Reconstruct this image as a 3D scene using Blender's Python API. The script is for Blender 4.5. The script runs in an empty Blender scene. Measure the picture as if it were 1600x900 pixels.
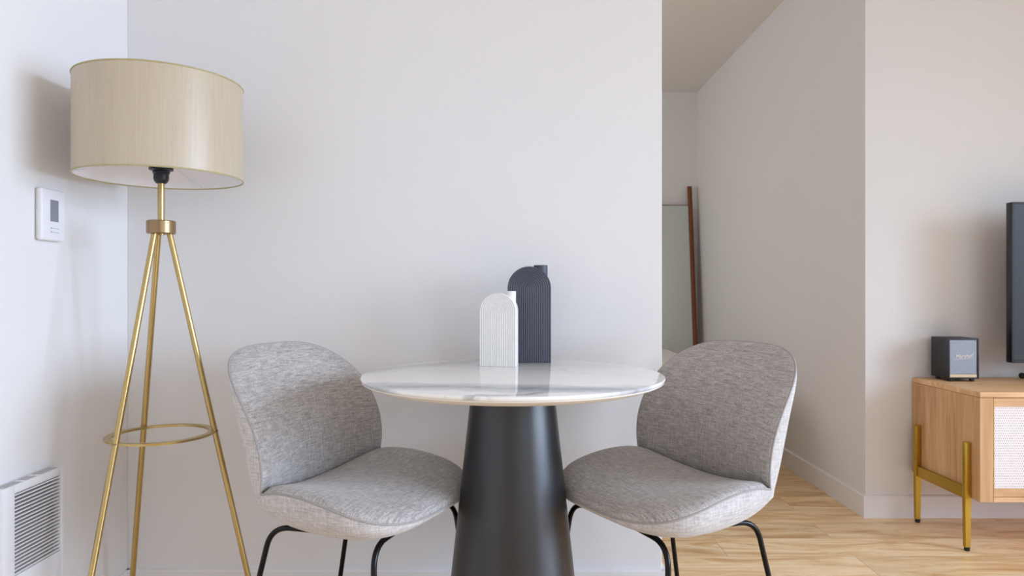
import bpy, bmesh, math, random
from mathutils import Vector, Matrix
random.seed(4)
PI = math.pi
scene = bpy.context.scene
COL = scene.collection

# ------------------------------------------------------------------ camera, light, exposure
CAM_H = 0.978
cam_data = bpy.data.cameras.new('camera')
cam = bpy.data.objects.new('camera', cam_data)
COL.objects.link(cam)
cam_data.sensor_width = 36
cam_data.lens = 1080 / 1600 * 36
cam_data.clip_start = 0.05
cam.location = (0, 0, CAM_H)
cam.rotation_euler = (PI / 2, 0, 0)
scene.camera = cam

scene.view_settings.view_transform = 'Standard'
scene.view_settings.look = 'None'
scene.view_settings.gamma = 1
scene.view_settings.use_curve_mapping = False
scene.view_settings.exposure = 0.05
scene.cycles.use_denoising = True
scene.cycles.max_bounces = 14
scene.cycles.diffuse_bounces = 10
scene.cycles.glossy_bounces = 6
scene.cycles.sample_clamp_indirect = 6

world = bpy.data.worlds.new('world')
scene.world = world
world.use_nodes = True
bg = world.node_tree.nodes['Background']
bg.inputs['Color'].default_value = (0.72, 0.84, 1.0, 1)
bg.inputs['Strength'].default_value = 0.9


def area(name, loc, target, sx, sy, power, color, spread=180):
    d = bpy.data.lights.new(name, 'AREA')
    d.shape = 'RECTANGLE'
    d.size = sx
    d.size_y = sy
    d.energy = power
    d.color = color
    d.spread = math.radians(spread)
    o = bpy.data.objects.new(name, d)
    COL.objects.link(o)
    o.location = loc
    o.rotation_euler = (Vector(target) - Vector(loc)).to_track_quat('-Z', 'Y').to_euler()
    return o


# daylight standing just outside each window opening
area('daylight_side_window', (4.62, 0.0, 1.40), (0, 0.0, -0.75), 2.9, 1.9, 146, (0.63, 0.77, 1.0), 108)
area('daylight_rear_window', (2.3, -2.66, 1.75), (2.0, 2.0, 0.0), 2.3, 1.6, 24, (0.67, 0.80, 1.0))
area('daylight_bedroom_window', (-1.36, 4.2, 1.55), (2.0, 4.2, 1.5), 1.2, 1.2, 15, (1.0, 0.94, 0.89))


# ------------------------------------------------------------------ material helpers
def new_mat(name):
    m = bpy.data.materials.new(name)
    m.use_nodes = True
    nt = m.node_tree
    b = nt.nodes['Principled BSDF']
    return m, nt, b


def lin(c):
    return tuple(((v / 12.92) if v <= 0.04045 else ((v + 0.055) / 1.055) ** 2.4) for v in [x / 255 for x in c]) + (1,)


def nd(nt, typ, **kw):
    n = nt.nodes.new(typ)
    for k, v in kw.items():
        setattr(n, k, v)
    return n


def coords(nt, scale=(1, 1, 1), kind='Object', rot=(0, 0, 0)):
    tc = nd(nt, 'ShaderNodeTexCoord')
    mp = nd(nt, 'ShaderNodeMapping')
    mp.inputs['Scale'].default_value = scale
    mp.inputs['Rotation'].default_value = rot
    nt.links.new(tc.outputs[kind], mp.inputs['Vector'])
    return mp.outputs['Vector']


def noise(nt, vec, scale=5, detail=4, rough=.5, dist=0):
    n = nd(nt, 'ShaderNodeTexNoise')
    n.inputs['Scale'].default_value = scale
    n.inputs['Detail'].default_value = detail
    n.inputs['Roughness'].default_value = rough
    n.inputs['Distortion'].default_value = dist
    nt.links.new(vec, n.inputs['Vector'])
    return n.outputs['Fac']


def ramp(nt, fac, stops):
    r = nd(nt, 'ShaderNodeValToRGB')
    e = r.color_ramp.elements
    while len(e) < len(stops):
        e.new(0.5)
    for el, (p, c) in zip(e, stops):
        el.position = p
        el.color = c if len(c) == 4 else tuple(c) + (1,)
    nt.links.new(fac, r.inputs['Fac'])
    return r.outputs['Color']


def mth(nt, op, a, b=None, c=None, clamp=False):
    n = nd(nt, 'ShaderNodeMath', operation=op, use_clamp=clamp)
    for i, v in enumerate((a, b, c)):
        if v is None:
            continue
        if isinstance(v, (int, float)):
            n.inputs[i].default_value = v
        else:
            nt.links.new(v, n.inputs[i])
    return n.outputs[0]


def mixc(nt, fac, a, b, blend='MIX'):
    n = nd(nt, 'ShaderNodeMix', data_type='RGBA', blend_type=blend)
    if isinstance(fac, (int, float)):
        n.inputs['Factor'].default_value = fac
    else:
        nt.links.new(fac, n.inputs['Factor'])
    for key, v in (('A', a), ('B', b)):
        s = [i for i in n.inputs if i.name == key and i.type == 'RGBA'][0]
        if isinstance(v, tuple):
            s.default_value = v
        else:
            nt.links.new(v, s)
    return [o for o in n.outputs if o.type == 'RGBA'][0]


def bump(nt, b, height, strength=.2, dist=.001):
    n = nd(nt, 'ShaderNodeBump')
    n.inputs['Strength'].default_value = strength
    n.inputs['Distance'].default_value = dist
    nt.links.new(height, n.inputs['Height'])
    nt.links.new(n.outputs['Normal'], b.inputs['Normal'])


def simple(name, color, rough=.5, metal=0.0, spec=.5, var=.06, nscale=30, bmp=0, stretch=(1, 1, 1), sheen=0, coat=0):
    m, nt, b = new_mat(name)
    v = coords(nt, stretch)
    f = noise(nt, v, nscale, 3)
    c = lin(color)
    lo = tuple(x * (1 - var) for x in c[:3]) + (1,)
    hi = tuple(min(1, x * (1 + var)) for x in c[:3]) + (1,)
    nt.links.new(ramp(nt, f, [(.3, lo), (.7, hi)]), b.inputs['Base Color'])
    b.inputs['Roughness'].default_value = rough
    b.inputs['Metallic'].default_value = metal
    b.inputs['Specular IOR Level'].default_value = spec
    b.inputs['Sheen Weight'].default_value = sheen
    b.inputs['Coat Weight'].default_value = coat
    if bmp:
        bump(nt, b, f, bmp)
    return m


def wall_mat(name, color):
    m, nt, b = new_mat(name)
    v = coords(nt)
    big = noise(nt, v, 1.3, 2)
    c = lin(color)
    nt.links.new(ramp(nt, big, [(.3, tuple(x * .985 for x in c[:3])), (.7, tuple(x * 1.01 for x in c[:3]))]), b.inputs['Base Color'])
    b.inputs['Roughness'].default_value = .62
    b.inputs['Specular IOR Level'].default_value = .35
    fine = noise(nt, v, 55, 5, .55)
    bump(nt, b, fine, .25, .0015)
    return m


def plank_mat():
    m, nt, b = new_mat('oak_plank_floor')
    v = coords(nt)
    br = nd(nt, 'ShaderNodeTexBrick')
    br.offset = .37
    br.inputs['Scale'].default_value = 1
    br.inputs['Brick Width'].default_value = 1.25
    br.inputs['Row Height'].default_value = .18
    br.inputs['Mortar Size'].default_value = .0011
    br.inputs['Mortar Smooth'].default_value = .3
    br.inputs['Bias'].default_value = 0
    br.inputs['Color1'].default_value = (0, 0, 0, 1)
    br.inputs['Color2'].default_value = (1, 1, 1, 1)
    br.inputs['Mortar'].default_value = (.5, .5, .5, 1)
    nt.links.new(v, br.inputs['Vector'])
    # grain, shifted plank by plank
    add = nd(nt, 'ShaderNodeVectorMath', operation='MULTIPLY_ADD')
    nt.links.new(br.outputs['Color'], add.inputs[0])
    add.inputs[1].default_value = (7, 3, 2)
    nt.links.new(v, add.inputs[2])
    mp = nd(nt, 'ShaderNodeMapping')
    mp.inputs['Scale'].default_value = (1.6, 9, 1)
    nt.links.new(add.outputs[0], mp.inputs['Vector'])
    g1 = noise(nt, mp.outputs[0], 1.8, 6, .62, .9)
    mp2 = nd(nt, 'ShaderNodeMapping')
    mp2.inputs['Scale'].default_value = (5, 110, 1)
    nt.links.new(add.outputs[0], mp2.inputs['Vector'])
    g2 = noise(nt, mp2.outputs[0], 1.0, 4, .6, .2)
    base = ramp(nt, g1, [(.28, lin((198, 150, 98))), (.46, lin((233, 198, 150))), (.60, lin((248, 224, 186))), (.82, lin((220, 178, 126)))])
    tone = ramp(nt, br.outputs['Color'], [(0, (.86, .84, .80)), (1, (1.05, 1.04, 1.02))])
    c1 = mixc(nt, 1.0, base, tone, 'MULTIPLY')
    fine = ramp(nt, g2, [(.3, (.88, .85, .8)), (.6, (1, 1, 1))])
    c2 = mixc(nt, .7, c1, fine, 'MULTIPLY')
    c3 = mixc(nt, mth(nt, 'MULTIPLY', br.outputs['Fac'], .6), c2, lin((120, 82, 44)))
    nt.links.new(c3, b.inputs['Base Color'])
    b.inputs['Roughness'].default_value = .34
    b.inputs['Specular IOR Level'].default_value = .5
    h = mth(nt, 'SUBTRACT', mth(nt, 'MULTIPLY', g2, .3), br.outputs['Fac'])
    bump(nt, b, h, .25, .001)
    return m


def oak_mat(name, axis='Z', tint=(1, 1, 1)):
    m, nt, b = new_mat(name)
    s = {'Z': (16, 16, 1.4), 'X': (1.4, 16, 16), 'Y': (16, 1.4, 16)}[axis]
    v = coords(nt, s)
    g = noise(nt, v, 1.3, 6, .6, .8)
    s2 = {'Z': (160, 160, 5), 'X': (5, 160, 160), 'Y': (160, 5, 160)}[axis]
    g2 = noise(nt, coords(nt, s2), 1, 3, .6)
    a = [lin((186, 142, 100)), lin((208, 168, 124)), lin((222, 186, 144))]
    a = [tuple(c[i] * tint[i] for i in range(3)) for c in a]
    c = ramp(nt, g, [(.3, a[0]), (.5, a[1]), (.72, a[2])])
    c = mixc(nt, .6, c, ramp(nt, g2, [(.3, (.86, .82, .78)), (.6, (1, 1, 1))]), 'MULTIPLY')
    nt.links.new(c, b.inputs['Base Color'])
    b.inputs['Roughness'].default_value = .5
    b.inputs['Specular IOR Level'].default_value = .3
    bump(nt, b, g2, .15, .0005)
    return m


def linen_mat(name, dark, mid, light, warp=(.2, .2, 2.2), weft=(1.9, 1.9, .2)):
    m, nt, b = new_mat(name)
    k = 150
    h1 = noise(nt, coords(nt, warp), k, 4, .8)     # slubs across
    h2 = noise(nt, coords(nt, weft), k, 4, .8)     # slubs along
    h3 = noise(nt, coords(nt), 900, 2, .6)
    f = mth(nt, 'ADD', mth(nt, 'MULTIPLY', h1, .45), mth(nt, 'MULTIPLY', h2, .35))
    f = mth(nt, 'ADD', f, mth(nt, 'MULTIPLY', h3, .2))
    nt.links.new(ramp(nt, f, [(.38, lin(dark)), (.5, lin(mid)), (.60, lin(light))]), b.inputs['Base Color'])
    b.inputs['Roughness'].default_value = .9
    b.inputs['Specular IOR Level'].default_value = .2
    b.inputs['Sheen Weight'].default_value = .25
    bump(nt, b, f, .5, .0012)
    return m


def marble_mat():
    m, nt, b = new_mat('veined_white_marble')
    tc = nd(nt, 'ShaderNodeTexCoord')
    sep = nd(nt, 'ShaderNodeSeparateXYZ')
    nt.links.new(tc.outputs['Object'], sep.inputs[0])
    x, y = sep.outputs[0], sep.outputs[1]
    v = coords(nt)
    n1 = mth(nt, 'SUBTRACT', noise(nt, v, 5.5, 6, .62), .5)
    n2 = noise(nt, v, 13, 5, .6, .6)

    def vein(a, bb, c, amp, width):
        # distance to the wandering line a x + b y = c
        d = mth(nt, 'ADD', mth(nt, 'MULTIPLY', x, a), mth(nt, 'MULTIPLY', y, bb))
        d = mth(nt, 'SUBTRACT', d, c)
        d = mth(nt, 'ADD', d, mth(nt, 'MULTIPLY', n1, amp))
        d = mth(nt, 'DIVIDE', mth(nt, 'ABSOLUTE', d), width)
        return mth(nt, 'SUBTRACT', 1.0, d, clamp=True)
    v1 = mth(nt, 'MULTIPLY', vein(.10, 1, -.255, .16, .075), mth(nt, 'MULTIPLY', n2, 1.5), clamp=True)
    v2 = vein(-.72, .69, .31, .10, .018)
    v2b = mth(nt, 'MULTIPLY', vein(-.72, .69, .305, .10, .06), .45)
    v3 = mth(nt, 'MULTIPLY', vein(.45, .9, .08, .5, .012), .20)
    v4 = mth(nt, 'MULTIPLY', vein(-.3, .95, -.32, .2, .02), .6)
    s = mth(nt, 'MAXIMUM', mth(nt, 'MAXIMUM', v1, v2), mth(nt, 'MAXIMUM', mth(nt, 'MAXIMUM', v2b, v3), v4))
    c = ramp(nt, s, [(0, lin((246, 246, 245))), (.35, lin((205, 208, 211))), (.8, lin((166, 171, 176))), (1, lin((148, 152, 156)))])
    nt.links.new(c, b.inputs['Base Color'])
    b.inputs['Roughness'].default_value = .045
    b.inputs['Specular IOR Level'].default_value = .6
    return m


def cane_mat():
    m, nt, b = new_mat('white_cane_weave')
    tc = nd(nt, 'ShaderNodeTexCoord')
    sep = nd(nt, 'ShaderNodeSeparateXYZ')
    nt.links.new(tc.outputs['Object'], sep.inputs[0])
    x, z = sep.outputs[0], sep.outputs[2]
    k = 2 * PI / .0078
    row = mth(nt, 'FLOOR', mth(nt, 'DIVIDE', z, .0092))
    xo = mth(nt, 'ADD', x, mth(nt, 'MULTIPLY', row, .0039))
    sx = mth(nt, 'ABSOLUTE', mth(nt, 'SINE', mth(nt, 'MULTIPLY', xo, k / 2)))
    sz = mth(nt, 'ABSOLUTE', mth(nt, 'SINE', mth(nt, 'MULTIPLY', z, PI / .0092)))
    hole = mth(nt, 'MULTIPLY', mth(nt, 'POWER', sx, 4), mth(nt, 'POWER', sz, 2.2))
    n = noise(nt, coords(nt), 60, 3)
    hole = mth(nt, 'MULTIPLY', hole, mth(nt, 'ADD', mth(nt, 'MULTIPLY', n, .9), .35), clamp=True)
    nt.links.new(ramp(nt, hole, [(.2, lin((238, 232, 232))), (.85, lin((120, 106, 108)))]), b.inputs['Base Color'])
    b.inputs['Roughness'].default_value = .6
    bump(nt, b, mth(nt, 'SUBTRACT', 1.0, hole), .6, .001)
    return m


def brass_mat(name, color, rough=.32):
    m, nt, b = new_mat(name)
    f = noise(nt, coords(nt, (1, 1, 6)), 90, 3)
    c = lin(color)
    nt.links.new(ramp(nt, f, [(.3, tuple(x * .93 for x in c[:3])), (.7, c)]), b.inputs['Base Color'])
    b.inputs['Metallic'].default_value = .92
    nt.links.new(mth(nt, 'ADD', mth(nt, 'MULTIPLY', f, .1), rough - .05), b.inputs['Roughness'])
    return m


def silk_mat():
    m, nt, b = new_mat('champagne_silk')
    f = noise(nt, coords(nt, (1, 1, 14)), 60, 4, .6)
    f2 = noise(nt, coords(nt, (12, 12, .4)), 18, 4, .6)
    g = mth(nt, 'ADD', mth(nt, 'MULTIPLY', f, .4), mth(nt, 'MULTIPLY', f2, .6))
    nt.links.new(ramp(nt, g, [(.3, lin((180, 166, 142))), (.7, lin((196, 183, 161)))]), b.inputs['Base Color'])
    b.inputs['Roughness'].default_value = .36
    b.inputs['Specular IOR Level'].default_value = .6
    b.inputs['Sheen Weight'].default_value = .15
    bump(nt, b, f, .12, .0004)
    return m


def mirror_mat():
    m, nt, b = new_mat('mirror_glass')
    b.inputs['Metallic'].default_value = 1
    nt.links.new(ramp(nt, noise(nt, coords(nt), 2), [(0, lin((212, 219, 213))), (1, lin((218, 224, 219)))]), b.inputs['Base Color'])
    b.inputs['Roughness'].default_value = .02
    return m


M = {
    'wall': wall_mat('wall_paint', (226, 225, 225)),
    'ceil': wall_mat('ceiling_paint', (226, 222, 216)),
    'trim': simple('trim_paint', (230, 229, 230), .35, var=.01, nscale=4),
    'floor': plank_mat(),
    'oak_v': oak_mat('oak_vertical', 'Z'),
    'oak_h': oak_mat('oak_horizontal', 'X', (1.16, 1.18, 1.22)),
    'oak_top_lit': oak_mat('oak_top_lit', 'X', (1.24, 1.27, 1.33)),  # same oak lightened: brighter light on the top is put into the tint
    'cane': cane_mat(),
    'gold': brass_mat('cabinet_gold', (196, 160, 66), .42),
    'brass': brass_mat('lamp_brass', (194, 168, 112), .30),
    'bronze': brass_mat('antique_bronze', (158, 132, 98), .34),
    'silk': silk_mat(),
    'shade_in': simple('shade_lining', (236, 234, 236), .8, var=.01),
    'blackplastic': simple('black_plastic', (22, 23, 27), .4, var=.05),
    'black_tube': simple('black_steel_tube', (24, 21, 23), .22, metal=.6, var=.05),
    'cone': simple('black_matte_metal', (20, 18, 22), .36, metal=.25, spec=1.0, var=.04, nscale=8),
    'linen': linen_mat('grey_linen', (124, 119, 116), (170, 165, 162), (205, 201, 198)),
    'linen_seat': linen_mat('grey_linen_seat', (124, 119, 116), (170, 165, 162), (205, 201, 198), (2.2, .2, .2), (.2, 1.9, 1.9)),
    'linen_out': linen_mat('pale_linen_shell', (156, 152, 150), (190, 186, 184), (214, 211, 209)),
    'piping': simple('grey_piping', (160, 156, 154), .8, var=.12, nscale=300),
    'marble': marble_mat(),
    'edge': simple('cream_table_edge', (232, 226, 216), .4, var=.02),
    'whitevase': simple('white_ceramic', (228, 228, 225), .5, var=.03, nscale=80, bmp=.05),
    'darkvase': simple('charcoal_ceramic', (68, 70, 82), .5, var=.05, nscale=80, bmp=.05),
    'white_plastic': simple('white_plastic', (226, 226, 230), .4, var=.01),
    'lcd': simple('grey_lcd', (128, 130, 138), .3, var=.06, nscale=40),
    'greymark': simple('grey_print', (168, 168, 174), .6, var=.02),
    'vent': simple('vent_grey', (182, 182, 182), .6, var=.25, nscale=300),
    'dark_in': simple('dark_recess', (34, 30, 34), .7, var=.1),
    'white_metal': simple('white_enamel', (224, 224, 226), .38, var=.01),
    'speaker_case': simple('black_vinyl', (44, 43, 50), .5, var=.15, nscale=250, bmp=.2),
    'speaker_grille': simple('grey_woven_grille_sky_tint', (158, 168, 182), .7, var=.16, nscale=420, bmp=.3),  # sky reflection put into the base colour, hence the pale blue-grey
    'speaker_trim': brass_mat('speaker_gold_strip', (226, 206, 172), .35),
    'logo': simple('white_script', (238, 232, 224), .4, var=.01),
    'tv_body': simple('tv_black', (20, 22, 26), .35, var=.05),
    'tv_screen': simple('tv_screen', (30, 33, 36), .22, var=.02, spec=.8),
    'walnut': oak_mat('walnut_brown', 'Z', (.30, .16, .10)),
    'mirror': mirror_mat(),
    'bedding': simple('white_bedding', (222, 219, 214), .9, var=.03, nscale=12, bmp=.2),
    'bed_base': simple('grey_bed_base', (150, 146, 142), .9, var=.08),
}


# ------------------------------------------------------------------ mesh helpers
def add_box(bm, x0, x1, y0, y1, z0, z1, bev=0.0, seg=2):
    mt = Matrix.Translation(((x0 + x1) / 2, (y0 + y1) / 2, (z0 + z1) / 2)) @ Matrix.Diagonal((abs(x1 - x0), abs(y1 - y0), abs(z1 - z0), 1))
    r = bmesh.ops.create_cube(bm, size=1, matrix=mt)
    if bev > 0:
        es = set()
        for v in r['verts']:
            es.update(v.link_edges)
        bmesh.ops.bevel(bm, geom=list(es), offset=bev, segments=seg, profile=.5, affect='EDGES')


def box(x0, x1, y0, y1, z0, z1, bev=0.0, seg=2):
    bm = bmesh.new()
    add_box(bm, x0, x1, y0, y1, z0, z1, bev, seg)
    return bm


def add_lathe(bm, prof, seg=64, cx=0, cy=0, cap=True):
    """prof: list of (r, z) from bottom to top"""
    rings = []
    for r, z in prof:
        if r < 1e-6:
            rings.append([bm.verts.new((cx, cy, z))])
        else:
            rings.append([bm.verts.new((cx + r * math.cos(2 * PI * i / seg), cy + r * math.sin(2 * PI * i / seg), z)) for i in range(seg)])
    for a, b in zip(rings, rings[1:]):
        for i in range(seg):
            j = (i + 1) % seg
            if len(a) == 1 and len(b) == 1:
                continue
            if len(a) == 1:
                bm.faces.new((a[0], b[j], b[i]))
            elif len(b) == 1:
                bm.faces.new((a[i], a[j], b[0]))
            else:
                bm.faces.new((a[i], a[j], b[j], b[i]))
    if cap:
        if len(rings[0]) > 1:
            bm.faces.new(list(reversed(rings[0])))
        if len(rings[-1]) > 1:
            bm.faces.new(rings[-1])


def lathe(prof, seg=64, **k):
    bm = bmesh.new()
    add_lathe(bm, prof, seg, **k)
    return bm


def fillet(pts, r, n=8):
    """round the inner corners of a polyline"""
    pts = [Vector(p) for p in pts]
    out = [pts[0]]
    for a, b, c in zip(pts, pts[1:], pts[2:]):
        d1, d2 = (a - b), (c - b)
        rr = min(r, d1.length * .48, d2.length * .48)
        p1, p2 = b + d1.normalized() * rr, b + d2.normalized() * rr
        for i in range(n + 1):
            t = i / n
            out.append(p1 * (1 - t) ** 2 + b * 2 * t * (1 - t) + p2 * t ** 2)
    out.append(pts[-1])
    return out


def add_tube(bm, pts, r, seg=12, closed=False, r2=None):
    pts = [Vector(p) for p in pts]
    n = len(pts)
    rings = []
    up = None
    for i, p in enumerate(pts):
        if closed:
            t = (pts[(i + 1) % n] - pts[i - 1]).normalized()
        else:
            t = (pts[min(i + 1, n - 1)] - pts[max(i - 1, 0)]).normalized()
        if up is None:
            up = t.orthogonal().normalized()
        up = (up - t * up.dot(t))
        if up.length < 1e-6:
            up = t.orthogonal()
        up.normalize()
        s = t.cross(up)
        rad = r if r2 is None else r + (r2 - r) * i / (n - 1)
        rings.append([bm.verts.new(p + (up * math.cos(2 * PI * k / seg) + s * math.sin(2 * PI * k / seg)) * rad) for k in range(seg)])
    m = n if closed else n - 1
    for i in range(m):
        a, b = rings[i], rings[(i + 1) % n]
        for k in range(seg):
            j = (k + 1) % seg
            bm.faces.new((a[k], a[j], b[j], b[k]))
    if not closed:
        bm.faces.new(list(reversed(rings[0])))
        bm.faces.new(rings[-1])


def tube(pts, r, seg=12, **k):
    bm = bmesh.new()
    add_tube(bm, pts, r, seg, **k)
    return bm


def link_mesh(name, bm, mat, parent=None, smooth=True, angle=35):
    bmesh.ops.recalc_face_normals(bm, faces=bm.faces)
    me = bpy.data.meshes.new(name)
    bm.to_mesh(me)
    bm.free()
    if smooth:
        for p in me.polygons:
            p.use_smooth = True
        me.set_sharp_from_angle(angle=math.radians(angle))
    mats = mat if isinstance(mat, (list, tuple)) else [mat]
    for m_ in mats:
        me.materials.append(m_)
    o = bpy.data.objects.new(name, me)
    COL.objects.link(o)
    if parent is not None:
        o.parent = parent
    return o


def thing(name, label, cat, loc=(0, 0, 0), rz=0, group=None):
    o = bpy.data.objects.new(name, None)
    o.empty_display_size = .1
    COL.objects.link(o)
    o.location = loc
    o.rotation_euler = (0, 0, rz)
    o['label'] = label
    o['category'] = cat
    if group:
        o['group'] = group
    return o


def struct(name, bm, mat, parent=None, smooth=False):
    o = link_mesh(name, bm, mat, parent, smooth=smooth)
    if parent is None:
        o['kind'] = 'structure'
    return o


# ------------------------------------------------------------------ the room shell
XL, XR = -1.21, 4.4
YB, YREAR, YTV, YF = 2.176, -2.4, 2.95, 5.62
XP, XH = 0.472, 1.508
ZC = 2.572
struct('floor', box(XL - .12, XR + .12, YREAR - .12, YF + .12, -.1, 0), M['floor'])
struct('ceiling', box(XL - .12, XR + .12, YREAR - .12, YF + .12, ZC, ZC + .1), M['ceil'])


def wall_x(name, x0, x1, y0, y1, hole=None):
    bm = bmesh.new()
    if hole:
        a, b, c, d = hole
        add_box(bm, x0, x1, y0, a, 0, ZC)
        add_box(bm, x0, x1, b, y1, 0, ZC)
        if c > 0:
            add_box(bm, x0, x1, a, b, 0, c)
        add_box(bm, x0, x1, a, b, d, ZC)
    else:
        add_box(bm, x0, x1, y0, y1, 0, ZC)
    return struct(name, bm, M['wall'])


wall_x('wall_left', XL - .12, XL, YREAR, YF, (3.6, 4.8, .95, 2.15))
wall_x('wall_right', XR, XR + .12, YREAR, YTV, (-1.45, 1.45, .12, 2.25))
bm = bmesh.new()
add_box(bm, XL - .12, 1.1, YREAR - .12, YREAR, 0, ZC)
add_box(bm, 3.5, XR + .12, YREAR - .12, YREAR, 0, ZC)
add_box(bm, 1.1, 3.5, YREAR - .12, YREAR, 0, .65)
add_box(bm, 1.1, 3.5, YREAR - .12, YREAR, 2.4, ZC)
struct('wall_rear', bm, M['wall'])
struct('wall_back', box(XL, XP, YB, YB + .12, 0, ZC, .0015, 1), M['wall'])
bm = bmesh.new()
add_box(bm, XH, XR + .12, YTV, YTV + .12, 0, ZC)
add_box(bm, XH, XH + .12, YTV + .12, YF, 0, ZC)
struct('wall_front', bm, M['wall'])
struct('wall_far', box(XL - .12, XR + .12, YF, YF + .12, 0, ZC), M['wall'])


def base_profile(bm, p0, p1, nrm, h=.0945, t=.013):
    """baseboard from p0 to p1 standing off the wall along nrm"""
    p0, p1, n = Vector((*p0, 0)), Vector((*p1, 0)), Vector((*nrm, 0))
    prof = [(0, 0), (t, 0), (t, h - .004), (t - .004, h), (0, h)]
    a = [bm.verts.new(p0 + n * q[0] + Vector((0, 0, q[1]))) for q in prof]
    b = [bm.verts.new(p1 + n * q[0] + Vector((0, 0, q[1]))) for q in prof]
    for i in range(len(prof)):
        j = (i + 1) % len(prof)
        bm.faces.new((a[i], a[j], b[j], b[i]))
    bm.faces.new(a)
    bm.faces.new(list(reversed(b)))


for nm, segs in {
    'baseboard_back': [((XL, YB), (XP, YB), (0, -1)), ((XP, YB - .013), (XP, YB + .12), (1, 0))],
    'baseboard_front': [((XH, YTV), (XR, YTV), (0, -1)), ((XH, YTV - .013), (XH, YF), (-1, 0))],
    'baseboard_left': [((XL, YREAR), (XL, YB), (1, 0))],
    'baseboard_far': [((XL, YF), (XH, YF), (0, -1))],
    'baseboard_right': [((XR, YREAR), (XR, YTV), (-1, 0))],
}.items():
    bm = bmesh.new()
    for s_ in segs:
        base_profile(bm, *s_)
    struct(nm, bm, M['trim'])


def window(name, axis, plane, a0, a1, z0, z1, mull=1):
    """frame of a window opening, axis = the direction the wall runs"""
    bm = bmesh.new()
    f = .05

    def b_(u0, u1, w0, w1):
        if axis == 'Y':
            add_box(bm, plane - .03, plane + .03, u0, u1, w0, w1, .003, 1)
        else:
            add_box(bm, u0, u1, plane - .03, plane + .03, w0, w1, .003, 1)
    b_(a0, a0 + f, z0, z1)
    b_(a1 - f, a1, z0, z1)
    b_(a0 + f, a1 - f, z0, z0 + f)
    b_(a0 + f, a1 - f, z1 - f, z1)
    for k in range(mull):
        c = a0 + (a1 - a0) * (k + 1) / (mull + 1)
        b_(c - .02, c + .02, z0 + f, z1 - f)
    struct(name, bm, M['trim'])


window('window_1', 'Y', XR + .06, -1.45, 1.45, .12, 2.25, 1)
window('window_2', 'X', YREAR - .06, 1.1, 3.5, .65, 2.4, 1)
window('window_3', 'Y', XL - .06, 3.6, 4.8, .95, 2.15, 0)

# ------------------------------------------------------------------ dining table
TX, TY = 0.002, 1.761
TZ = .76
t = thing('dining_table', 'round white marble-top table on a black cone pedestal', 'table', (TX, TY, 0))
top = lathe([(.0, TZ - .009), (.377, TZ - .009), (.3795, TZ - .006), (.38, TZ - .003), (.3785, TZ - .0005), (.376, TZ), (0, TZ)], 160, cap=False)
link_mesh('tabletop', top, M['marble'], t)
edge = lathe([(0, .7345), (.338, .7345), (.346, .7355), (.372, .7452), (.3765, .748), (.377, TZ - .0095), (0, TZ - .0095)], 160, cap=False)
link_mesh('table_edge', edge, M['edge'], t)['label'] = 'cream bevelled underside'
cone = lathe([(0, 0), (.181, 0), (.184, .002), (.185, .006), (.182, .02), (.105, .724), (.104, .733), (0, .733)], 128, cap=False)
link_mesh('pedestal', cone, M['cone'], t)


# ------------------------------------------------------------------ ribbed arch vases
def vase(name, label, w, h, d, loc, rz, mat, nrib, neck_r, neck_x, neck_h):
    root = thing(name, label, 'vase', loc, rz, None)
    R = w / 2
    sub = 6
    rings = nrib * sub
    narc, nst = 40, 2
    bm = bmesh.new()

    def path(r):
        pts = [(-r, z) for z in (0, (h - R) * .5)]
        for i in range(narc + 1):
            a = PI - PI * i / narc
            pts.append((r * math.cos(a), h - R + r * math.sin(a)))
        pts += [(r, z) for z in ((h - R) * .5, 0)]
        return pts
    grids = []
    for side in (-1, 1):
        g = []
        for j in range(rings + 1):
            dd = R * j / rings
            r = max(R - dd, .00002)
            ph = (j / sub) % 1
            ht = .0012 * abs(math.sin(PI * ph)) if j > 0 else 0
            y = side * (d / 2 - .002 + ht + (0.001 if j > 1 else 0))
            if j == 0:
                y = side * (d / 2 - .003)
            g.append([bm.verts.new((px, y, pz)) for px, pz in path(r)])
        grids.append(g)
        for a, b in zip(g, g[1:]):
            for i in range(len(a) - 1):
                bm.faces.new((a[i], a[i + 1], b[i + 1], b[i]))
    a, b = grids[0][0], grids[1][0]
    for i in range(len(a) - 1):
        bm.faces.new((a[i], a[i + 1], b[i + 1], b[i]))
    # foot
    for g in grids:
        pass
    fl = [g_[0] for g_ in grids[0]] + [g_[-1] for g_ in reversed(grids[0])]
    fr = [g_[0] for g_ in grids[1]] + [g_[-1] for g_ in reversed(grids[1])]
    for i in range(len(fl) - 1):
        try:
            bm.faces.new((fl[i], fl[i + 1], fr[i + 1], fr[i]))
        except ValueError:
            pass
    link_mesh('body', bm, mat, root, angle=40)
    zb = h - R + math.sqrt(max(R * R - (abs(neck_x) + neck_r) ** 2, 0)) - .012
    zt = h + neck_h
    nb = lathe([(neck_r, zb), (neck_r, zt - .001), (neck_r - .0008, zt), (neck_r - .003, zt), (neck_r - .0035, zt - .001), (neck_r - .0035, zt - .03), (0, zt - .03)], 48, cx=neck_x, cap=False)
    link_mesh('neck', nb, mat, root)
    return root


vase('arch_vase', 'tall charcoal ribbed arch vase with offset spout, behind the shorter white one', .1267, .281, .052, (.0505, 2.041, TZ + .0002), 0, M['darkvase'], 10, .0205, .034, .004)
vase('arch_vase', 'short white ribbed arch vase standing in front of the tall charcoal one', .1035, .2045, .044, (-.0365, 1.938, TZ + .0002), math.radians(-9), M['whitevase'], 10, .0150, .033, .0045)

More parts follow.
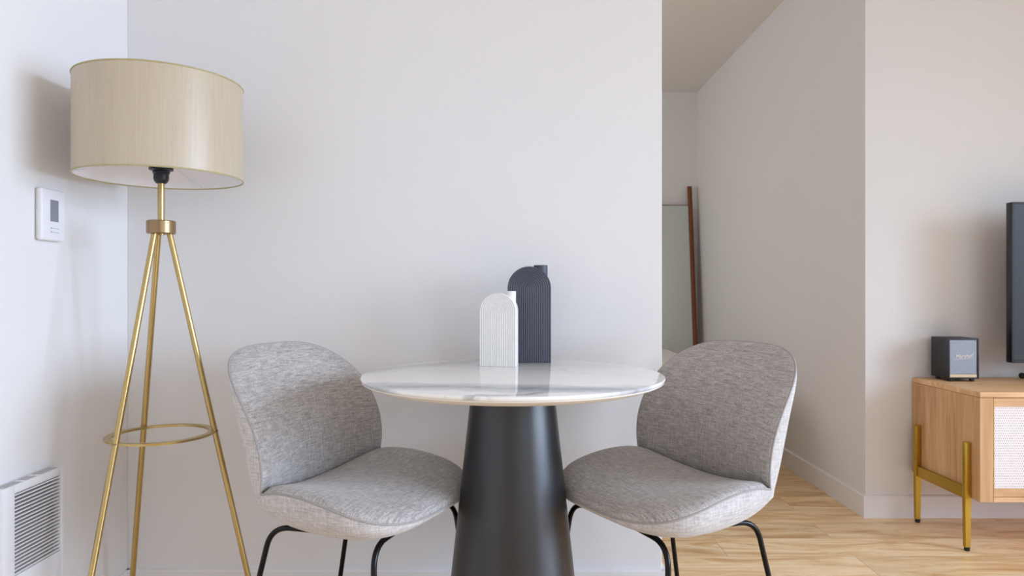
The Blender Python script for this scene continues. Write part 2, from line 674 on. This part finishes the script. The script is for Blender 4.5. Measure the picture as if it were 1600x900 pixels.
# ------------------------------------------------------------------ beetle-shaped dining chairs
P = {'bh': 0.3727, 'bx': -0.1228, 'bc': 0.0593, 'wb': 0.2391, 'pb': 0.407, 'nb': 3.3222, 'cb0': 0.0764, 'cb1': 0.0136,
     'sl': 0.417, 'sd': 0.0049, 'ws': 0.2428, 'ps': 0.5691, 'ns': 2.9136, 'hs0': 0.0666, 'hs1': 0.0076, 'z0': 0.4546,
     'wa': 0.2339, 'cz': 0.055, 'spk': 0.0173}


def wfun(s, wm, pk, n):
    if s < pk:
        return P['wa'] + (wm - P['wa']) * math.sin(min(s / pk, 1) * PI / 2) ** 1.2
    q = min((s - pk) / (1 - pk), 1)
    return wm * max(1 - q ** n, 0) ** (1 / n)


def back_pt(s, y):
    f = (y / .25) ** 2
    return Vector((P['bx'] * s + P['bc'] * s * (1 - s) * 4 + (P['cb0'] * (1 - s) + P['cb1'] * s) * f, y, P['z0'] + P['bh'] * s + P['cz'] * f * (1 - s)))


def seat_pt(t_, y):
    f = (y / .25) ** 2
    x = P['sl'] * t_ + P['cb0'] * f * (1 - t_) ** 2
    z = P['z0'] - P['sd'] * t_ ** 3 + P['spk'] * t_ * (1 - t_) * 4 + (P['hs0'] * (1 - t_) + P['hs1'] * t_) * f
    z += (P['cz'] - P['hs0']) * f * (1 - t_) ** 6
    return Vector((x, y, z))


NU, NS = 40, 34


def svals():
    return [1 - (1 - i / NS) ** 2.3 for i in range(NS + 1)]


def grid_pts(fn, wm, pk, n):
    rows = []
    for s in svals():
        w = wfun(s, wm, pk, n)
        rows.append([(s, math.sin(PI / 2 * (2 * j / NU - 1)), fn(s, w * math.sin(PI / 2 * (2 * j / NU - 1)))) for j in range(NU + 1)])
    return rows


def pad_mesh(fn, wm, pk, n, nrm, th, crease):
    """the upholstered front of the back or the seat"""
    rows = grid_pts(fn, wm, pk, n)
    bm = bmesh.new()
    V = []
    for row in rows:
        vr = []
        for s, u, p in row:
            e = math.sqrt(max(0, (1 - abs(u) ** 7) * (1 - s ** 16)))
            e *= 1 - math.exp(-(s / crease) ** 1.0 * 2.2)
            vr.append(bm.verts.new(p + nrm * th * e))
        V.append(vr)
    for a, b in zip(V, V[1:]):
        for i in range(NU):
            bm.faces.new((a[i], a[i + 1], b[i + 1], b[i]))
    bmesh.ops.remove_doubles(bm, verts=bm.verts, dist=.00002)
    return bm


def shell_mesh():
    """the outer shell, one skin from the top of the back round under the seat"""
    br = grid_pts(back_pt, P['wb'], P['pb'], P['nb'])
    sr = grid_pts(seat_pt, P['ws'], P['ps'], P['ns'])
    nb, ns = Vector((-1, 0, -.12)).normalized(), Vector((0, 0, -1))
    rows = []
    for which, rr in (('b', list(reversed(br))), ('s', sr[1:])):
        for row in rr:
            out = []
            for s, u, p in row:
                k = math.exp(-(s / .34) ** 2)          # 1 at the bend
                mid = Vector((-.62, 0, -.80))
                base = nb if which == 'b' else ns
                d = (base * (1 - k) + mid * k).normalized()
                d = (d + Vector((0, .25 * (1 - k) * u * abs(u), 0))).normalized()
                if which == 'b':
                    th = .074 * (1 - s ** 2.0)
                else:
                    th = .078 * (1 - s ** 2.5) + .031 * s
                e = max(0, (1 - abs(u) ** 9) * (1 - s ** 9)) ** .5
                out.append(p + d * th * e)
            rows.append(out)
    n = len(rows)
    raw = [list(r) for r in rows]
    for it in range(22):                                # ease the bend
        new = [list(r) for r in rows]
        for i in range(1, n - 1):
            for j in range(1, NU):
                lap = (rows[i - 1][j] + rows[i + 1][j]) / 2
                wgt = .5 * math.exp(-((i - NS) / 14) ** 2)
                new[i][j] = rows[i][j] * (1 - wgt) + lap * wgt
        rows = new
    for i in range(n):
        for j in range(NU + 1):
            k = abs(math.sin(PI / 2 * (2 * j / NU - 1))) ** 14
            rows[i][j] = rows[i][j] * (1 - k) + raw[i][j] * k
    bm = bmesh.new()
    V = [[bm.verts.new(p) for p in r] for r in rows]
    for a, b in zip(V, V[1:]):
        for i in range(NU):
            bm.faces.new((a[i], b[i], b[i + 1], a[i + 1]))
    bmesh.ops.remove_doubles(bm, verts=bm.verts, dist=.00002)
    return bm


def edge_loop(fn, wm, pk, n):
    sv = [1 - (1 - i / 40) ** 2.3 for i in range(41)]
    a = [fn(s, -wfun(s, wm, pk, n)) for s in sv]
    b = [fn(s, wfun(s, wm, pk, n)) for s in sv]
    pts = a[:-1] + list(reversed(b))
    out = [pts[0]]
    for p in pts[1:]:
        if (p - out[-1]).length > .004:
            out.append(p)
    return out


def make_chair(label, loc, rz):
    root = thing('dining_chair', label, 'chair', loc, rz, 'grey upholstered chairs at the round table')
    link_mesh('shell', shell_mesh(), M['linen_out'], root, angle=80)
    link_mesh('backrest', pad_mesh(back_pt, P['wb'], P['pb'], P['nb'], Vector((.97, 0, .2)), .016, .05), M['linen'], root, angle=80)
    link_mesh('seat', pad_mesh(seat_pt, P['ws'], P['ps'], P['ns'], Vector((0, 0, 1)), .025, .05), M['linen_seat'], root, angle=80)
    link_mesh('piping', tube(edge_loop(back_pt, P['wb'], P['pb'], P['nb']), .0026, 8), M['piping'], root)
    link_mesh('piping', tube(edge_loop(seat_pt, P['ws'], P['ps'], P['ns']), .0026, 8), M['piping'], root)
    zf = .403
    r = .0068
    for sy in (-1, 1):
        fp = fillet([(.385, sy * .225, .008), (.342, sy * .184, zf + .004), (.326, sy * .02, zf + .004)], .055)
        lg = link_mesh('leg', tube(fp, r, 14), M['black_tube'], root)
        link_mesh('foot_cap', lathe([(.0085, 0), (.009, .004), (.0078, .014)], 20, cx=.3845, cy=sy * .2245), M['blackplastic'], lg)
        rp = fillet([(-.062, sy * .193, .008), (.028, sy * .158, zf - .002), (.20, sy * .12, zf - .004), (.30, sy * .07, zf - .006)], .05)
        lg = link_mesh('leg', tube(rp, r, 14), M['black_tube'], root)
        link_mesh('foot_cap', lathe([(.0085, 0), (.009, .004), (.0078, .014)], 20, cx=-.061, cy=sy * .1927), M['blackplastic'], lg)
    bm = bmesh.new()
    add_tube(bm, [(.326, -.03, zf + .004), (.326, .03, zf + .004)], r, 14)
    add_box(bm, .10, .31, -.09, .09, zf - .001, zf + .006, .002, 1)
    link_mesh('seat_bracket', bm, M['black_tube'], root)
    return root


make_chair('grey linen shell chair left of the table, beside the brass floor lamp', (-.5434, 1.8289, 0), math.radians(-23.99))
make_chair('grey linen shell chair right of the table, in front of the hallway opening', (.5495, 1.866, 0), math.radians(210.33))

# ------------------------------------------------------------------ tripod floor lamp
LX, LY = -.9405, 1.853
lamp = thing('floor_lamp', 'brass tripod floor lamp with champagne drum shade in the corner', 'lamp', (LX, LY, 0))
sr, z0, z1 = .205, 1.272, 1.524
seg = 160
bm = lathe([(sr, z0), (sr, z1)], seg, cap=False)
shade = link_mesh('lamp_shade', bm, M['silk'], lamp)
bm = lathe([(sr - .0015, z0 + .0005), (sr - .0015, z1 - .0005)], seg, cap=False)
link_mesh('shade_lining', bm, M['shade_in'], shade)['label'] = 'white lining'
rim = simple('shade_rim_gold', (176, 166, 122), .5, var=.03)
for zz in (z0, z1):
    pts = [(sr * math.cos(2 * PI * i / seg), sr * math.sin(2 * PI * i / seg), zz) for i in range(seg)]
    link_mesh('shade_rim', tube(pts, .0021, 8, closed=True), rim, shade)
bm = bmesh.new()
for k in range(3):
    a = math.radians(-35 + 120 * k)
    add_tube(bm, fillet([(.018 * math.cos(a), .018 * math.sin(a), 1.325), (.10 * math.cos(a), .10 * math.sin(a), 1.30), ((sr - .002) * math.cos(a), (sr - .002) * math.sin(a), z0 + .006)], .03, 6), .0013, 6)
pts = [(.022 * math.cos(2 * PI * i / 40), .022 * math.sin(2 * PI * i / 40), 1.325) for i in range(40)]
add_tube(bm, pts, .0025, 6, closed=True)
link_mesh('shade_carrier', bm, M['white_metal'], shade)
sock = lathe([(.0, 1.258), (.012, 1.258), (.0165, 1.263), (.019, 1.27), (.019, 1.284), (.0215, 1.286), (.0215, 1.291), (.030, 1.294), (.030, 1.302), (.020, 1.304), (.020, 1.335), (0, 1.336)], 40, cap=False)
link_mesh('socket', sock, M['blackplastic'], lamp)
bulb = lathe([(.012, 1.336), (.014, 1.348), (.022, 1.365), (.029, 1.385), (.030, 1.40), (.025, 1.42), (.012, 1.433), (0, 1.436)], 32, cap=False)
link_mesh('bulb', bulb, M['white_plastic'], lamp)
link_mesh('pole', lathe([(.0085, 1.12), (.0085, 1.262)], 24), M['brass'], lamp)
col = lathe([(0, 1.123), (.034, 1.123), (.036, 1.125), (.036, 1.156), (.034, 1.158), (0, 1.158)], 64, cap=False)
link_mesh('collar', col, M['bronze'], lamp)
RZ = .586
angs = [math.radians(-113), math.radians(17), math.radians(136)]
for a in angs:
    c_, s_ = math.cos(a), math.sin(a)
    g = lambda r_, z_: (r_ * c_, r_ * s_, z_)
    k = (.133 - .020) / (1.13 - RZ)
    lg = link_mesh('leg', tube([g(.020 - .0*k, 1.128), g(.133, RZ), g(.133 + RZ * k, .006)], .0076, 20), M['brass'], lamp)
    link_mesh('foot_pad', lathe([(.008, 0), (.009, .003), (.008, .012)], 20, cx=(.133 + RZ * k) * c_, cy=(.133 + RZ * k) * s_), M['blackplastic'], lg)
    d = Vector((k * c_, k * s_, -1)).normalized()
    pc = Vector(g(.133, RZ))
    link_mesh('joint_band', tube([pc - d * .0022, pc + d * .0022], .0088, 20), M['bronze'], lg)
bm = lathe([(.117, RZ - .003), (.134, RZ - .003), (.134, RZ + .003), (.117, RZ + .003), (.117, RZ - .003)], 128, cap=False)
link_mesh('ring_brace', bm, M['brass'], lamp)

# ------------------------------------------------------------------ thermostat on the left wall
th = thing('thermostat', 'small white wall thermostat with grey screen beside the lamp shade', 'thermostat', (XL, 1.80, 1.10))
link_mesh('back_plate', box(.0003, .008, -.046, .046, .003, .131, .003), M['white_plastic'], th)
link_mesh('case', box(.006, .021, -.052, .040, .0, .134, .0055, 4), M['white_plastic'], th)
link_mesh('screen', box(.018, .0217, -.020, .012, .050, .106, .0004, 1), M['lcd'], th)
bm = bmesh.new()
for zz in (.032, .022):
    add_box(bm, .018, .0214, -.018, -.013, zz - .0012, zz + .003)
    for q in range(4):
        add_box(bm, .018, .0214, -.010 + q * .0065, -.0055 + q * .0065, zz - .0005, zz + .0012)
link_mesh('button_marks', bm, M['greymark'], th)

# ------------------------------------------------------------------ wall heater
hx = .036
ht = thing('wall_heater', 'white louvred wall heater low on the left wall', 'heater', (XL, 1.70, .0))
y0h, y1h = -.105, .113
z0h, z1h = .226, .512
gy0, gy1, gz0, gz1 = -.066, .099, .296, .492
bm = bmesh.new()
add_box(bm, .0005, hx, y0h, gy0, z0h, z1h, .003)
add_box(bm, .0005, hx, gy1, y1h, z0h, z1h, .003)
add_box(bm, .0005, hx - .0002, gy0 - .003, gy1 + .003, gz1, z1h - .0002, .002)
add_box(bm, .0005, hx - .0002, gy0 - .003, gy1 + .003, z0h, gz0, .002)
link_mesh('casing', bm, M['white_metal'], ht, angle=30)
link_mesh('recess', box(.001, .016, gy0 - .001, gy1 + .001, gz0 - .001, gz1 + .001), M['dark_in'], ht)
bm = bmesh.new()
ns = 22
for k in range(ns):
    zc = gz0 + (gz1 - gz0) * (k + .5) / ns
    vs = [(.027, zc - .0014), (.0335, zc - .0024), (.0345, zc - .0018), (.0345, zc + .0012), (.027, zc + .0018)]
    A = [bm.verts.new((x, gy0, z)) for x, z in vs]
    B = [bm.verts.new((x, gy1, z)) for x, z in vs]
    for i in range(5):
        j = (i + 1) % 5
        bm.faces.new((A[i], A[j], B[j], B[i]))
    bm.faces.new(A)
    bm.faces.new(list(reversed(B)))
link_mesh('louvres', bm, M['white_metal'], ht, smooth=False)
for a, b in ((-.098, -.035), (-.022, .014), (.030, .098)):
    bm = bmesh.new()
    n = int((b - a) / .006)
    for i in range(n):
        ya = a + i * (b - a) / n
        add_box(bm, .008, .032, ya, ya + .0042, z1h - .002, z1h + .0006)
    link_mesh('top_vent', bm, M['vent'], ht, smooth=False)

# ------------------------------------------------------------------ media cabinet
CX, CY, CW, CD = 1.706, 2.52, 1.66, .424
CZ0, CZ1 = .196, .598
cab = thing('media_cabinet', 'oak media cabinet with white cane doors on gold legs', 'cabinet', (CX, CY, 0))
link_mesh('cabinet_top', box(0, CW, 0, CD, CZ1 - .020, CZ1, .0012, 1), M['oak_top_lit'], cab)
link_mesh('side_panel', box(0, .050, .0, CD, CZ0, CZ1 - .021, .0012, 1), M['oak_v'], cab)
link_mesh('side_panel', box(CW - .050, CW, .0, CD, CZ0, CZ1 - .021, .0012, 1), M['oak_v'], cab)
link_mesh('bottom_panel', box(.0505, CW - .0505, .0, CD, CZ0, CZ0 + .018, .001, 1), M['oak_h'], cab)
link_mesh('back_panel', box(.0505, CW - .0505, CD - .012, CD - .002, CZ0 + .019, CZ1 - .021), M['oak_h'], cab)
dz0, dz1 = CZ0 + .0195, CZ1 - .0225
nd_ = 3
dw = (CW - .102) / nd_
for k in range(nd_):
    xa, xb = .0512 + k * dw, .0512 + (k + 1) * dw - .002
    bm = bmesh.new()
    rl = .030
    add_box(bm, xa, xb, .001, .019, dz1 - rl, dz1, .001, 1)
    add_box(bm, xa, xb, .001, .019, dz0, dz0 + rl, .001, 1)
    add_box(bm, xa, xa + .003, .001, .019, dz0 + rl, dz1 - rl, .0005, 1)
    add_box(bm, xb - .012, xb, .001, .019, dz0 + rl, dz1 - rl, .0005, 1)
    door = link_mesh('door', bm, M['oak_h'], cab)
    link_mesh('cane_panel', box(xa + .0032, xb - .0122, .007, .011, dz0 + rl, dz1 - rl), M['cane'], door)
for sx in (0, 1):
    X0 = -.0235 if sx == 0 else CW + .0005
    X1 = X0 + .023
    for yc in (.055, CD - .055):
        bm = bmesh.new()
        add_box(bm, X0, X1, yc - .009, yc + .009, CZ0 - .004, .405, .002)
        # lower part narrows to the foot
        r = [(X0 + .0005, X1 - .0005, yc - .009, yc + .009, CZ0), (X0 + .0025, X1 - .0025, yc - .008, yc + .008, .014)]
        vs = []
        for q in r:
            vs.append([bm.verts.new((q[0], q[2], q[4])), bm.verts.new((q[1], q[2], q[4])), bm.verts.new((q[1], q[3], q[4])), bm.verts.new((q[0], q[3], q[4]))])
        for i in range(4):
            j = (i + 1) % 4
            bm.faces.new((vs[0][i], vs[0][j], vs[1][j], vs[1][i]))
        bm.faces.new(vs[1])
        bm.faces.new(vs[0])
        lg = link_mesh('leg', bm, M['gold'], cab, angle=30)
        lg['label'] = 'gold metal leg'
        xc = (X0 + X1) / 2 + .001
        link_mesh('foot_glide', lathe([(.009, 0), (.010, .003), (.010, .015)], 20, cx=xc, cy=yc), M['blackplastic'], lg)
    rx0 = X0 + .0055 if sx == 0 else X0
    link_mesh('side_rail', box(rx0, rx0 + .017, .0675, CD - .0645, CZ0 - .004, CZ0 + .040, .001, 1), M['gold'], cab)

# ------------------------------------------------------------------ small speaker on the cabinet
sp = thing('speaker', 'small black box speaker with grey grille on the oak cabinet', 'speaker', (1.7685, 2.800, CZ1), math.radians(-.5))
SW, SD, SZ0, SZ1 = .1235, .120, .012, .176
bm = bmesh.new()
fr = .0065
add_box(bm, 0, SW, .010, SD, SZ0, SZ1, .003)
add_box(bm, 0, fr, 0, .0105, SZ0, SZ1, .0015)
add_box(bm, SW - fr, SW, 0, .0105, SZ0, SZ1, .0015)
add_box(bm, fr - .001, SW - fr + .001, 0.0002, .0105, SZ1 - fr, SZ1 - .0002, .0015)
add_box(bm, fr - .001, SW - fr + .001, 0.0002, .0105, SZ0 + .0002, SZ0 + .005, .0015)
link_mesh('speaker_case', bm, M['speaker_case'], sp, angle=30)
link_mesh('grille', box(fr, SW - fr, .0035, .0100, SZ0 + .019, SZ1 - fr, .001, 1), M['speaker_grille'], sp)
link_mesh('gold_strip', box(fr, SW - fr, .0025, .0100, SZ0 + .0052, SZ0 + .0188, .001, 1), M['speaker_trim'], sp)
for x_, y_ in ((.018, .02), (SW - .018, .02), (.018, SD - .02), (SW - .018, SD - .02)):
    link_mesh('foot', lathe([(.008, 0.0002), (.0095, .002), (.0095, .0125)], 20, cx=x_, cy=y_), M['blackplastic'], sp)
cu = bpy.data.curves.new('logo', 'FONT')
cu.body = 'Marshall'
cu.size = .0215
cu.shear = .42
cu.space_character = .95
cu.align_x = 'CENTER'
cu.align_y = 'CENTER'
cu.extrude = .0008
tmp = bpy.data.objects.new('logo_source', cu)
COL.objects.link(tmp)
dg = bpy.context.evaluated_depsgraph_get()
me = bpy.data.meshes.new_from_object(tmp.evaluated_get(dg))
bpy.data.objects.remove(tmp)
bm = bmesh.new()
bm.from_mesh(me)
bmesh.ops.transform(bm, matrix=Matrix.Translation((SW / 2, .0028, .103)) @ Matrix.Rotation(math.radians(4), 4, 'Y').inverted() @ Matrix.Rotation(PI / 2, 4, 'X'), verts=bm.verts)
# the flourish that runs back from the first letter under the word
add_tube(bm, fillet([(.024, .0028, .098), (.020, .0028, .090), (.030, .0028, .089), (.060, .0028, .0935), (.098, .0028, .0945)], .006, 5), .0007, 6)
link_mesh('logo', bm, M['logo'], sp, smooth=False)['label'] = 'white script lettering'

# ------------------------------------------------------------------ television
tv = thing('television', 'large black flat television standing on the oak cabinet', 'television', (1.986, 2.745, CZ1))
TW = 1.12
link_mesh('housing', box(0, TW, .004, .035, .082, .722, .003), M['tv_body'], tv)
bm = bmesh.new()
add_box(bm, 0, .009, 0, .0045, .082, .722, .001, 1)
add_box(bm, TW - .009, TW, 0, .0045, .082, .722, .001, 1)
add_box(bm, .009, TW - .009, 0, .0045, .714, .722, .001, 1)
add_box(bm, .009, TW - .009, 0, .0045, .082, .094, .001, 1)
link_mesh('bezel', bm, M['tv_body'], tv)
link_mesh('screen', box(.009, TW - .009, .0015, .0045, .094, .714), M['tv_screen'], tv)
for sx in (0, 1):
    xb = .205 if sx == 0 else TW - .205
    bm = bmesh.new()
    add_tube(bm, fillet([(xb - .055, -.045, .0085), (xb, .018, .060), (xb, .018, .09)], .02), .008, 12)
    add_tube(bm, fillet([(xb - .055, .150, .0085), (xb, .020, .060), (xb, .020, .09)], .02), .008, 12)
    bmesh.ops.create_uvsphere(bm, u_segments=16, v_segments=10, radius=.0115, matrix=Matrix.Translation((xb - .055, -.045, .0118)))
    bmesh.ops.create_uvsphere(bm, u_segments=16, v_segments=10, radius=.0125, matrix=Matrix.Translation((xb - .055, .150, .0128)))
    link_mesh('stand_foot', bm, M['blackplastic'], tv)

# ------------------------------------------------------------------ leaning mirror in the hallway
mr = thing('leaning_mirror', 'tall mirror with round walnut posts leaning on the far hallway wall', 'mirror', (.79, 5.335, 0))
lean = math.atan2(.245, 1.79)
for k, xx in enumerate((0, .644)):
    bm = tube([(xx, 0, .005), (xx, 0, 1.808)], .0185, 24)
    bmesh.ops.rotate(bm, verts=bm.verts, cent=(0, 0, 0), matrix=Matrix.Rotation(-lean, 3, 'X'))
    bmesh.ops.translate(bm, verts=bm.verts, vec=(0, .005, .004))
    link_mesh('post', bm, M['walnut'], mr)
bm = box(.019, .625, -.006, .004, .13, 1.655, .002)
bmesh.ops.rotate(bm, verts=bm.verts, cent=(0, 0, 0), matrix=Matrix.Rotation(-lean, 3, 'X'))
link_mesh('mirror_pane', bm, M['mirror'], mr)
bm = box(.019, .625, .005, .018, .12, 1.662, .002)
bmesh.ops.rotate(bm, verts=bm.verts, cent=(0, 0, 0), matrix=Matrix.Rotation(-lean, 3, 'X'))
link_mesh('backing_board', bm, M['walnut'], mr)

# ------------------------------------------------------------------ bed seen past the partition
bed = thing('bed', 'corner of a white made bed seen behind the right chair', 'bed', (-.85, 3.55, 0))


def soft_box(x0, x1, y0, y1, z0, z1, r, seg=6):
    return box(x0, x1, y0, y1, z0, z1, r, seg)


link_mesh('bed_base', soft_box(.03, 1.93, .04, 1.36, .03, .28, .02, 2), M['bed_base'], bed)
link_mesh('mattress', soft_box(.0, 1.95, .0, 1.40, .28, .50, .05), M['bedding'], bed)
link_mesh('duvet', soft_box(.30, 2.0, -.03, 1.43, .30, .545, .07), M['bedding'], bed)
